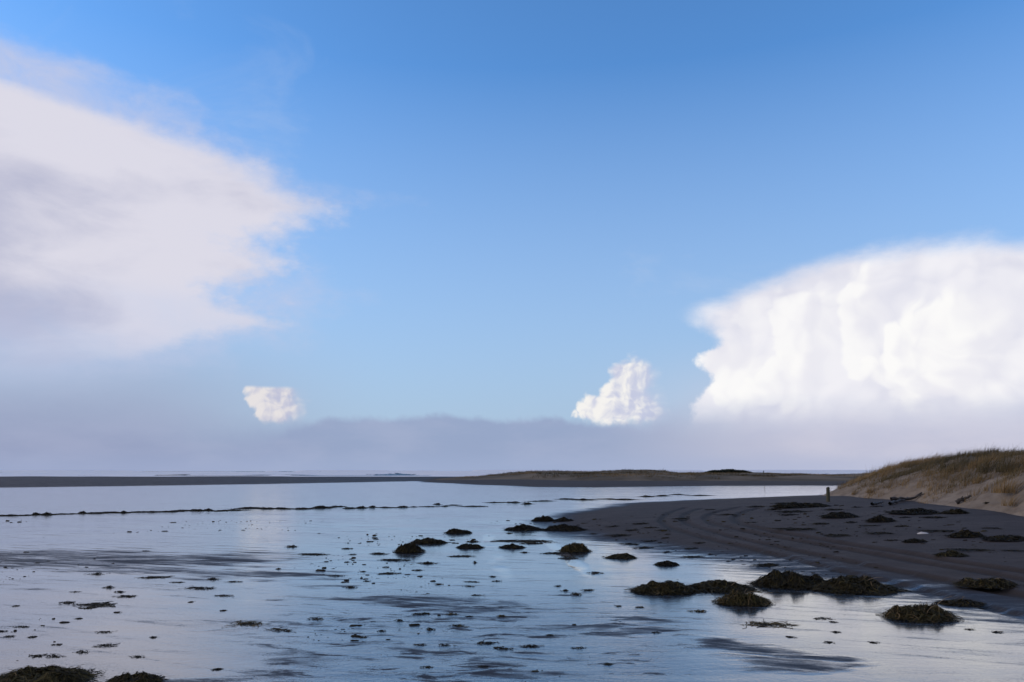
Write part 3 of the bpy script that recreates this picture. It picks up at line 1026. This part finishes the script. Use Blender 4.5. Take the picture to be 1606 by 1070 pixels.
def heap_mesh(rx, ry, hz, seed, nr=14, na=36):
    rr_ = np.linspace(0.02, 1.08, nr); aa_ = np.linspace(0, 2 * np.pi, na, endpoint=False)
    G, A = np.meshgrid(rr_, aa_, indexing='ij')
    wig = 1 + 0.22 * fbm(np.cos(A) * 1.6 + seed, np.sin(A) * 1.6, 3, seed + 5)
    u, v = G * np.cos(A), G * np.sin(A)
    z = mound_z(u, v, seed) * hz * 0.96 + 0.02 * hz * fbm(u * 9, v * 9, 2, seed) - 0.012 * sstep(G, 0.9, 1.08)
    V = np.stack([u * rx * wig, v * ry * wig, z], -1).reshape(-1, 3)
    return V, grid_faces(nr, na, True)


def tube(pts, r0, r1, ns=6):
    pts = np.asarray(pts, float)
    n = len(pts)
    V = []
    for i, q in enumerate(pts):
        d = pts[min(i + 1, n - 1)] - pts[max(i - 1, 0)]
        d = d / (np.linalg.norm(d) + 1e-9)
        s = np.cross(d, (0.3, 0.2, 1.0)); s /= np.linalg.norm(s) + 1e-9
        t = np.cross(d, s)
        r_ = r0 + (r1 - r0) * i / (n - 1)
        for k in range(ns):
            a = 2 * math.pi * k / ns
            V.append(q + r_ * (math.cos(a) * s + math.sin(a) * t))
    V = np.array(V)
    return V, grid_faces(n, ns, True)


def extent(px, py, wpx, hpx):
    x, y, z = land(px, py)
    dist = y
    m = dist / (math.cos(PITCH) * FPX)
    wm = wpx * m
    ry = min(max(wm * 0.30, 0.05), 0.45)
    sl_ = (CAM_H - z) / max(dist, 1)
    hm = 0.70 * max(hpx * m - 1.5 * ry * sl_, hpx * m * 0.35)
    return x, y, z, wm / 2, ry, hm


GROUP_P = 'seaweed heaps washed up on the beach'


def pile(px, py, wpx, hpx, label, tone=0.5, stalks=0, seed=0, tilt=0.0):
    x, y, z, rx, ry, hz = extent(px, py, wpx, hpx)
    root = empty('seaweed_heap', (x, y + ry * 0.6, float(surf(np.array([x]), np.array([y + ry * .6]))[0])))
    tag(root, label, 'seaweed heap', GROUP_P)
    V, F = heap_mesh(rx * 0.90, ry * 0.9, hz * 0.88, seed)
    mesh_from('heap', V, F, M_heap, root)
    ln = min(max(rx * 0.5, 0.10), 0.34)
    n = int(min(max(14000 * rx * ry, 900), 5200))
    V, F, T = ribbons(n, rx * 0.95, ry, hz * 0.9, ln, 0.0085 * (0.5 + 0.5 * min(y / 11, 2.4)), seed, tone, 0.86, 0.012 * min(1.3, hz / 0.15 + 0.2))
    f = mesh_from('fronds', V, F, M_weed, root, smooth=False, attrs={'tone': T})
    f['kind'] = 'stuff'
    # loose edges spilling on the sand
    V, F, T = ribbons(int(80 + n * 0.12), rx * 1.0, ry * 1.4, 0.008, ln * 0.7, 0.010, seed + 50, tone - 0.1, 1.0, 0.003)
    f = mesh_from('loose_fronds', V, F, M_weed, root, smooth=False, attrs={'tone': T})
    f['kind'] = 'stuff'
    rng = np.random.default_rng(seed + 99)
    for k in range(stalks):
        u = rng.uniform(-0.6, 0.6); v = rng.uniform(-0.5, 0.3)
        b0 = np.array([u * rx, v * ry, float(mound_z(np.array(u), np.array(v), seed)) * hz])
        a = rng.uniform(0, 2 * math.pi); up = rng.uniform(0.3, 1.2)
        d = np.array([math.cos(a), math.sin(a) * 0.6, up]); d /= np.linalg.norm(d)
        L = rng.uniform(0.14, 0.30)
        L *= 0.75
        pts = [b0 - d * 0.03, b0 + d * L * 0.35, b0 + d * L * 0.7 + np.array([0.02, 0, -0.005]), b0 + d * L + np.array([0.05, 0, -0.03])]
        V, F = tube(pts, 0.0032, 0.0012, 5)
        mesh_from('stalk', V, F, M_straw, root)
    return root


PILES = [
    (50, 1074, 150, 42, 'big tangled olive seaweed heap cut by the bottom left corner', 0.62, 0),
    (203, 1076, 84, 26, 'dark seaweed heap at the bottom edge right of the corner heap', 0.45, 0),
    (641, 867, 46, 23, 'tall rounded dark seaweed heap left of centre on the wet flat', 0.42, 0),
    (671, 853, 54, 13, 'long low seaweed heap just behind the tall rounded heap', 0.35, 0),
    (719, 837, 40, 10, 'flat dark seaweed heap alone, right behind the long low heap', 0.3, 0),
    (737, 860, 40, 9, 'small pointed seaweed heap between the flat heap and white wheel track', 0.3, 0),
    (853, 818, 36, 11, 'farthest dark seaweed heap at the edge of the dry beach, left lobe', 0.2, 0),
    (885, 818, 30, 9, 'farthest dark seaweed heap at the edge of the dry beach, right lobe', 0.2, 0),
    (822, 832, 56, 11, 'long black seaweed heap in front of the farthest pair, left one', 0.22, 0),
    (886, 833, 62, 13, 'long black seaweed heap in front of the farthest pair, right one', 0.24, 0),
    (803, 860, 38, 8, 'low seaweed heap right beside the white wheel track', 0.3, 0),
    (902, 866, 46, 18, 'rounded olive seaweed heap at the head of the second wheel track', 0.62, 0),
    (975, 876, 46, 10, 'low olive brown seaweed heap right of the rounded olive heap', 0.55, 0),
    (1047, 887, 36, 9, 'small black seaweed heap behind the long chain of heaps', 0.25, 0),
    (1046, 931, 98, 27, 'brown seaweed heap at the left end of the long chain', 0.5, 0),
    (1135, 927, 104, 20, 'low seaweed heap second from the left in the long chain', 0.45, 1),
    (1250, 921, 116, 36, 'tallest dark seaweed heap in the middle of the long chain', 0.4, 1),
    (1350, 929, 130, 32, 'wide seaweed heap at the right end of the long chain', 0.5, 3),
    (1170, 949, 84, 30, 'bushy olive seaweed heap standing in front of the long chain', 0.68, 3),
    (1455, 973, 106, 38, 'large olive seaweed heap in the right foreground with a dark crown', 0.64, 4),
    (1515, 950, 66, 12, 'flat seaweed tail behind the large right foreground heap', 0.4, 1),
    (1560, 922, 90, 23, 'brown seaweed heap near the right edge of the picture', 0.55, 1),
    (1386, 819, 44, 12, 'small pointed black seaweed heap below the dune face', 0.2, 0),
    (1439, 851, 36, 8, 'small dark seaweed heap below the pale litter on the upper beach', 0.25, 0),
    (1522, 843, 54, 13, 'low grey brown seaweed heap on the upper beach near the right edge', 0.3, 0),
    (1590, 848, 70, 10, 'flat seaweed heap at the right edge under the dune', 0.3, 0),
    (1496, 873, 46, 10, 'flat olive seaweed heap alone on the upper beach at the right', 0.5, 0),
    (1443, 806, 76, 10, 'long dark seaweed heap along the foot of the dune', 0.2, 0),
    (1502, 806, 40, 10, 'reddish dark seaweed heap at the foot of the dune, right of the long one', 0.35, 0),
    (1322, 812, 56, 10, 'dark seaweed heap below the post at the dune nose', 0.2, 0),
    (1262, 796, 96, 11, 'wide flat seaweed heap left of the post', 0.25, 0),
]
for i, (px, py, w_, h_, lab, tn, st) in enumerate(PILES):
    pile(px, py, w_, h_, lab, tn, st, 1000 + i * 7)


def scrap(px, py, wpx, hpx, label, group, seed, tone=0.3, cat='seaweed'):
    x, y, z, rx, ry, hz = extent(px, py, wpx, hpx)
    rx = max(rx, 0.03); ry = min(max(rx * 0.42, 0.025), 0.16)
    hz = min(max(hz * 0.55, 0.006), 0.10)
    V1, F1 = heap_mesh(rx * 0.66, ry * 0.62, hz, seed, 7, 18)
    n = int(min(max(rx * 300, 22), 160))
    V2, F2, T2 = ribbons(n, rx, ry, hz, max(rx * 0.8, 0.05), 0.008 * (0.5 + 0.5 * min(y / 10, 3.0)), seed, tone, 1.0, min(0.003, hz * 0.3), 4)
    V = np.concatenate([V1, V2]); F = np.concatenate([F1, F2 + len(V1)])
    fm = np.concatenate([np.zeros(len(F1), int), np.ones(len(F2), int)])
    T = np.concatenate([np.zeros(len(V1)), T2])
    o = mesh_from('seaweed_scrap', V, F, [M_heap, M_weed], smooth=False, fmat=fm, attrs={'tone': T})
    o.location = (x, y, float(surf(np.array([x]), np.array([y]))[0]) - 0.002)
    o.rotation_euler.z = random.uniform(-0.35, 0.35)
    tag(o, label, cat, group)
    return o


ONE = [  # scraps that can be told from the rest
    (151, 949, 62, 6, 'long thin seaweed strip lying among scraps on the left flat'),
    (388, 979, 54, 8, 'club shaped seaweed strip with a green right end, left foreground'),
    (244, 906, 40, 4, 'straight dark seaweed strip at the lower edge of the drier patch'),
    (314, 923, 40, 5, 'thin ragged seaweed strip below the drier patch'),
    (333, 909, 20, 7, 'small rounded seaweed lump on the lower edge of the drier patch'),
    (171, 922, 15, 10, 'upright little seaweed lump above the long thin strip'),
    (489, 870, 42, 4, 'flat seaweed strip right of the tip of the drier patch'),
    (457, 858, 18, 8, 'small seaweed lump above the flat strip left of centre'),
    (439, 989, 36, 5, 'faint grey seaweed smear right of the club shaped strip'),
    (814, 849, 80, 3, 'long straight thin weed line beside the white wheel track'),
    (787, 968, 16, 11, 'reddish brown seaweed lump in the middle foreground'),
    (720, 983, 28, 8, 'flat seaweed scrap left of the reddish lump'),
    (708, 964, 18, 9, 'round dark seaweed lump left of the reddish lump'),
    (658, 964, 22, 7, 'dark seaweed scrap on the streak left of the round lump'),
    (903, 933, 18, 9, 'spiky seaweed scrap below the end of the second wheel track'),
    (1205, 980, 68, 8, 'long flat olive seaweed strip below the bushy heap'),
    (1095, 959, 26, 6, 'small black seaweed scrap left of the long flat olive strip'),
    (1205, 887, 52, 8, 'low brown weed patch behind the tallest heap of the chain'),
    (1533, 863, 62, 3, 'thin dark weed line on the upper beach at the right'),
    (1260, 830, 72, 5, 'dark weed line on the upper beach between the ruts and dune'),
    (1318, 840, 52, 5, 'flat weed strip below the dune nose, right of the dark line'),
    (1467, 812, 38, 6, 'flat dark weed strip under the long heap at the dune foot'),
    (742, 850, 18, 8, 'tiny pointed seaweed lump behind the small pointed heap'),
    (671, 884, 28, 8, 'bumpy seaweed scrap in front of the tall rounded heap'),
    (619, 879, 40, 6, 'low seaweed scrap left of the bumpy scrap'),
    (594, 869, 26, 7, 'ragged seaweed scrap directly left of the tall rounded heap'),
    (550, 922, 22, 7, 'lone seaweed scrap above the blue streaks left of centre'),
]
for i, (px, py, w_, h_, lab) in enumerate(ONE):
    scrap(px, py, w_, h_, lab, 'single seaweed scraps told apart', 3000 + i * 3, 0.75 if 'olive' in lab or 'green' in lab or 'reddish' in lab else 0.3)

ZL = 'small dark seaweed scrap scattered on the lavender wet flat at the left'
ZB = 'small seaweed scrap in the bottom left foreground near the corner heap'
ZC = 'small seaweed scrap on the blue wet flat at the centre'
ZF = 'small seaweed scrap in the centre foreground among blue streaks'
ZR = 'small low seaweed scrap on the dark upper beach left of the ruts'
ZU = 'small low seaweed scrap on the upper beach below the dune'
SM = [(ZL, [(151, 901, 20, 7), (277, 914, 18, 3), (366, 913, 20, 3), (118, 929, 12, 3), (188, 929, 18, 4), (198, 936, 28, 6), (353, 935, 24, 5), (108, 946, 24, 6),
            (124, 971, 9, 3), (185, 961, 12, 3), (34, 984, 18, 3), (3, 991, 12, 4), (17, 999, 14, 5), (165, 992, 22, 4), (229, 865, 14, 3), (437, 893, 6, 4),
            (140, 954, 24, 4), (496, 972, 24, 6), (300, 945, 5, 3), (351, 958, 4, 4), (24, 951, 4, 3)]),
      (ZB, [(166, 1014, 28, 7), (131, 1024, 22, 7), (62, 1029, 30, 5), (87, 1030, 22, 7), (215, 1031, 20, 5), (134, 1053, 22, 6), (50, 1000, 8, 4), (340, 1050, 12, 4), (240, 1000, 8, 3), (90, 1012, 12, 4)]),
      (ZC, [(723, 873, 34, 5), (834, 853, 30, 6), (870, 868, 32, 5), (799, 837, 9, 4), (611, 900, 32, 4), (525, 904, 17, 5), (745, 883, 4, 7), (933, 899, 22, 5),
            (886, 927, 13, 5), (923, 926, 20, 5), (749, 934, 20, 3), (891, 876, 28, 4), (740, 913, 20, 3), (575, 912, 8, 3), (545, 861, 16, 4), (553, 870, 12, 3),
            (545, 882, 10, 3), (570, 897, 7, 3), (606, 890, 10, 3), (655, 895, 16, 3), (690, 917, 14, 3), (823, 867, 14, 4), (772, 905, 9, 4), (780, 912, 9, 3), (735, 920, 14, 3), (875, 920, 8, 4)]),
      (ZF, [(627, 974, 15, 6), (673, 988, 9, 8), (698, 1013, 22, 6), (762, 1009, 32, 5), (789, 1018, 26, 8), (833, 1014, 32, 6), (907, 1017, 20, 5), (757, 1047, 14, 5), (671, 1047, 18, 6),
            (863, 997, 9, 5), (567, 1000, 16, 4), (660, 1012, 18, 5), (1003, 953, 14, 4), (970, 951, 8, 3), (735, 968, 12, 4), (600, 990, 10, 3), (955, 1043, 9, 4), (1030, 993, 10, 4),
            (1306, 976, 4, 4), (1292, 971, 24, 3), (1240, 1000, 6, 4), (1300, 1008, 8, 4), (1370, 1008, 8, 4), (1310, 992, 5, 4), (1565, 992, 14, 5), (1520, 988, 14, 4)]),
      (ZR, [(964, 826, 24, 5), (1005, 822, 28, 5), (994, 832, 28, 4), (1040, 832, 20, 4), (977, 840, 46, 5), (989, 854, 28, 5), (1012, 860, 32, 6), (1022, 849, 26, 3), (1086, 861, 22, 6),
            (1099, 852, 22, 4), (1045, 867, 12, 3), (1091, 874, 34, 5), (1114, 870, 8, 4), (1069, 814, 26, 5), (1141, 808, 26, 6), (1022, 828, 22, 4), (1115, 800, 18, 3), (1180, 820, 20, 3), (930, 838, 14, 3)]),
      (ZU, [(1253, 803, 62, 6), (1363, 825, 24, 5), (1382, 837, 38, 6), (1477, 833, 52, 4), (1240, 808, 30, 4), (1310, 800, 30, 5), (1335, 820, 24, 5), (1290, 822, 26, 4), (1415, 826, 22, 4), (1555, 829, 24, 4),
            (1500, 862, 24, 3), (1590, 864, 30, 3), (1400, 848, 22, 3), (1377, 795, 22, 4), (1420, 812, 20, 4), (1190, 795, 30, 4), (1215, 800, 24, 4), (1345, 796, 16, 4), (1230, 790, 30, 6), (1548, 790, 11, 7)])]
LM = [('big corner heap', 50, 1060), ('heap at the bottom edge', 203, 1064), ('tall rounded heap', 641, 862), ('flat lone heap', 719, 834),
      ('white wheel track', 785, 885), ('rounded olive heap', 902, 860), ('low olive brown heap', 975, 873), ('left end of the heap chain', 1046, 925),
      ('bushy olive heap', 1170, 940), ('large right foreground heap', 1455, 962), ('farthest pair of heaps', 870, 815), ('long black heap pair', 850, 830),
      ('pointed black heap below the dune', 1386, 815), ('pale litter', 1448, 836), ('mossy post', 1299, 775), ('wide flat heap left of the post', 1262, 792),
      ('long thin left strip', 151, 949), ('club shaped strip', 388, 979), ('drier patch of sand', 200, 880), ('reddish lump', 787, 965),
      ('lone scrap above the blue streaks', 550, 920), ('small black heap behind the chain', 1047, 885), ('olive strip below the bushy heap', 1205, 978),
      ('spiky scrap by the wheel track', 903, 931), ('flat olive heap on the upper beach', 1496, 871), ('long heap at the dune foot', 1443, 802),
      ('grey brown heap on the upper beach', 1522, 840), ('upright little lump', 171, 918), ('tip of the drier patch', 430, 890), ('flat scrap beside the reddish lump', 720, 980),
      ('bend of the wheel ruts', 1050, 818), ('dark scrap left of the round lump', 658, 962), ('slanting branch on the dune face', 1420, 782)]


def where(px, py, n=1):
    q = sorted(LM, key=lambda t: math.hypot(t[1] - px, (t[2] - py) * 2.2))
    outp = []
    for nm, lx_, ly_ in q[:n]:
        ddx, ddy = px - lx_, (py - ly_) * 2.2
        dist = math.hypot(ddx, ddy)
        side = ('right of' if ddx > 0 else 'left of') if abs(ddx) > abs(ddy) else ('in front of' if ddy > 0 else 'behind')
        far = 'close ' if dist < 45 else ('' if dist < 110 else 'far ')
        outp.append('%s%s the %s' % (far, side, nm))
    return outp


def shape_word(w_, h_):
    return 'tiny' if w_ <= 10 else ('thin flat' if w_ / h_ >= 5.5 else ('small rounded' if w_ / h_ < 2.6 else ('broad low' if w_ > 28 else 'small low')))


ORD = ['first', 'second', 'third', 'fourth', 'fifth', 'sixth', 'seventh', 'eighth', 'ninth', 'tenth', 'eleventh', 'twelfth', 'thirteenth', 'fourteenth', 'fifteenth',
       'sixteenth', 'seventeenth', 'eighteenth', 'nineteenth', 'twentieth']
allq = [(lab, q) for lab, pts in SM for q in pts]
cand = ['%s seaweed scrap %s' % (shape_word(q[2], q[3]), where(q[0], q[1])[0]) for _, q in allq]
for i_, (lab, q) in enumerate(allq):
    same = sorted([j_ for j_ in range(len(allq)) if cand[j_] == cand[i_]], key=lambda j_: allq[j_][1][0])
    lb = cand[i_]
    if len(same) > 1:
        lb = '%s, %s from left' % (lb.replace('close ', ''), ORD[same.index(i_)])
    if len(lb.replace(',', '').split()) > 16:
        lb = lb.replace(' the ', ' ').replace('seaweed scrap', 'scrap')
    scrap(*q, lb, lab.replace('small ', '').replace('scrap', 'scraps', 1), 4000 + i_ * 3, 0.3)

# the strandline: a far string of weed across the flat
LINE = [(0, 809), (60, 807), (150, 805), (240, 803), (330, 801), (400, 798.5), (480, 797.5), (560, 796.5), (640, 794.5), (720, 792), (790, 789.5), (860, 786.5), (920, 784), (980, 780.5), (1030, 777.5), (1080, 775.5)]
rng = np.random.default_rng(31)
lx = [q[0] for q in LINE]; ly = [q[1] for q in LINE]
px = -6.0
nth = {}
while px < 1085:
    dense = 1.0 if px < 500 else 0.8
    wpx = float(rng.uniform(14, 44)) * dense
    cy_ = float(np.interp(px, lx, ly)) + float(rng.normal(0, 0.5 if px < 330 else 1.6))
    hpx = float(2.0 + 5.0 * rng.uniform(0, 1) ** 2) if px < 1000 else float(rng.uniform(2, 4))
    seg = 'left end' if px < 330 else ('middle' if px < 700 else ('right half' if px < 980 else 'far right end'))
    nth[seg] = nth.get(seg, -1) + 1
    lab = '%s low weed clump from the left in the %s of the far strandline' % (ORD[nth[seg]], seg)
    scrap(px + wpx / 2, cy_, wpx * 1.1, hpx * 1.7, lab, 'weed clumps of the far strandline', 6000 + int(px * 3), 0.25)
    px += wpx * (0.80 if px < 420 else float(rng.uniform(0.85, 1.3)))

# a sprinkling nobody could count
rng = np.random.default_rng(37)
VV, FF, TT_ = [], [], []
cnt = 0
N = 4200
yy = 6.2 * np.exp(rng.uniform(0, 1, N) * math.log(27 / 6.2))
xx = yy * rng.uniform(-0.70, 0.62, N)
ok = (fbm(xx * 0.6, yy * 0.35, 4, 231) > 0.16 - 0.26 * (beach_sd(xx, yy) > 0)) & (beach_sd(xx, yy) < 12)
xx, yy = xx[ok], yy[ok]
zz = surf(xx, yy)
for x, y, z in zip(xx, yy, zz):
    rx = float(0.004 + 0.016 * rng.uniform(0, 1) ** 4) * (0.7 + min(y, 26) / 16)
    a6 = np.arange(6) * math.pi / 3 + rng.uniform(0, 1)
    j6 = rng.uniform(0.55, 1.3, 6)
    ex = rx * float(rng.uniform(1.2, 3.5)); ey = rx * 0.8; hz_ = rx * float(rng.uniform(0.25, 0.8))
    sk = float(rng.normal(0, 0.35))
    bx, by = ex * np.cos(a6) * j6, ey * np.sin(a6) * j6 + sk * ex * np.cos(a6) * j6 * 0.4
    V = np.concatenate([np.stack([bx, by, np.full(6, -0.004)], -1), np.stack([bx * 0.6, by * 0.6, hz_ * j6], -1)])
    F = np.array([[k6, (k6 + 1) % 6, 6 + (k6 + 1) % 6, 6 + k6] for k6 in range(6)] + [[6, 7, 8, 9], [6, 9, 10, 11]])
    V = V + np.array([x, y, z])
    VV.append(V); FF.append(F + cnt * 12); TT_.append(np.full(12, float(rng.uniform(0.1, 0.6))))
    cnt += 1
g = mesh_from('seaweed_bits', np.concatenate(VV), np.concatenate(FF), M_weed, smooth=False, attrs={'tone': np.concatenate(TT_)})
tag(g, 'fine seaweed bits sprinkled over the wet sand', 'seaweed', kind='stuff')


# ------------------------------------------------------------------ driftwood on the dune face and a pale bit of litter
def branch(px0, py0, px1, py1, r0, label, seed, twigs=2):
    x0, y0, z0 = land(px0, py0); x1, y1, z1 = land(px1, py1)
    rng = np.random.default_rng(seed)
    root = empty('driftwood_branch', (x0, y0, z0))
    tag(root, label, 'driftwood', 'driftwood branches on the dune face')
    t = np.linspace(0, 1, 10)
    X_ = x0 + (x1 - x0) * t; Y_ = y0 + (y1 - y0) * t
    pts = np.stack([X_ - x0, Y_ - y0, surf(X_, Y_) - z0 + r0 * 0.9 + 0.05 * rng.uniform(0, 1, 10)], -1)
    V, F = tube(pts, r0, r0 * 0.4, 8)
    mesh_from('stem', V, F, M_drift, root)
    for k in range(twigs):
        i = int(rng.integers(2, 8))
        d = np.array([rng.normal(0, 0.4), rng.normal(0, 0.3), rng.uniform(0.05, 0.2)])
        V, F = tube([pts[i], pts[i] + d * 0.4, pts[i] + d * 0.8 + np.array([0.08, 0, 0])], r0 * 0.5, r0 * 0.15, 6)
        mesh_from('twig', V, F, M_drift, root)


branch(1398, 787, 1446, 776, 0.07, 'dark driftwood branch lying slantwise high on the pale dune face', 1, 1)
branch(1396, 793, 1424, 784, 0.055, 'shorter driftwood branch just under the slanting branch on the dune face', 2, 0)
branch(1500, 792, 1524, 782, 0.07, 'dark bent root poking out of the dune face at the right', 3, 1)
branch(1368, 795, 1386, 791, 0.05, 'small dark stick at the foot of the dune, left of the branches', 4, 0)
x, y, z = land(1448, 837)
V, F = heap_mesh(0.13, 0.06, 0.045, 77, 6, 14)
o = mesh_from('litter', V, F, M_shell)
o.location = (x, y, z)
tag(o, 'pale bit of litter lying on the dark upper beach below the dune', 'litter')
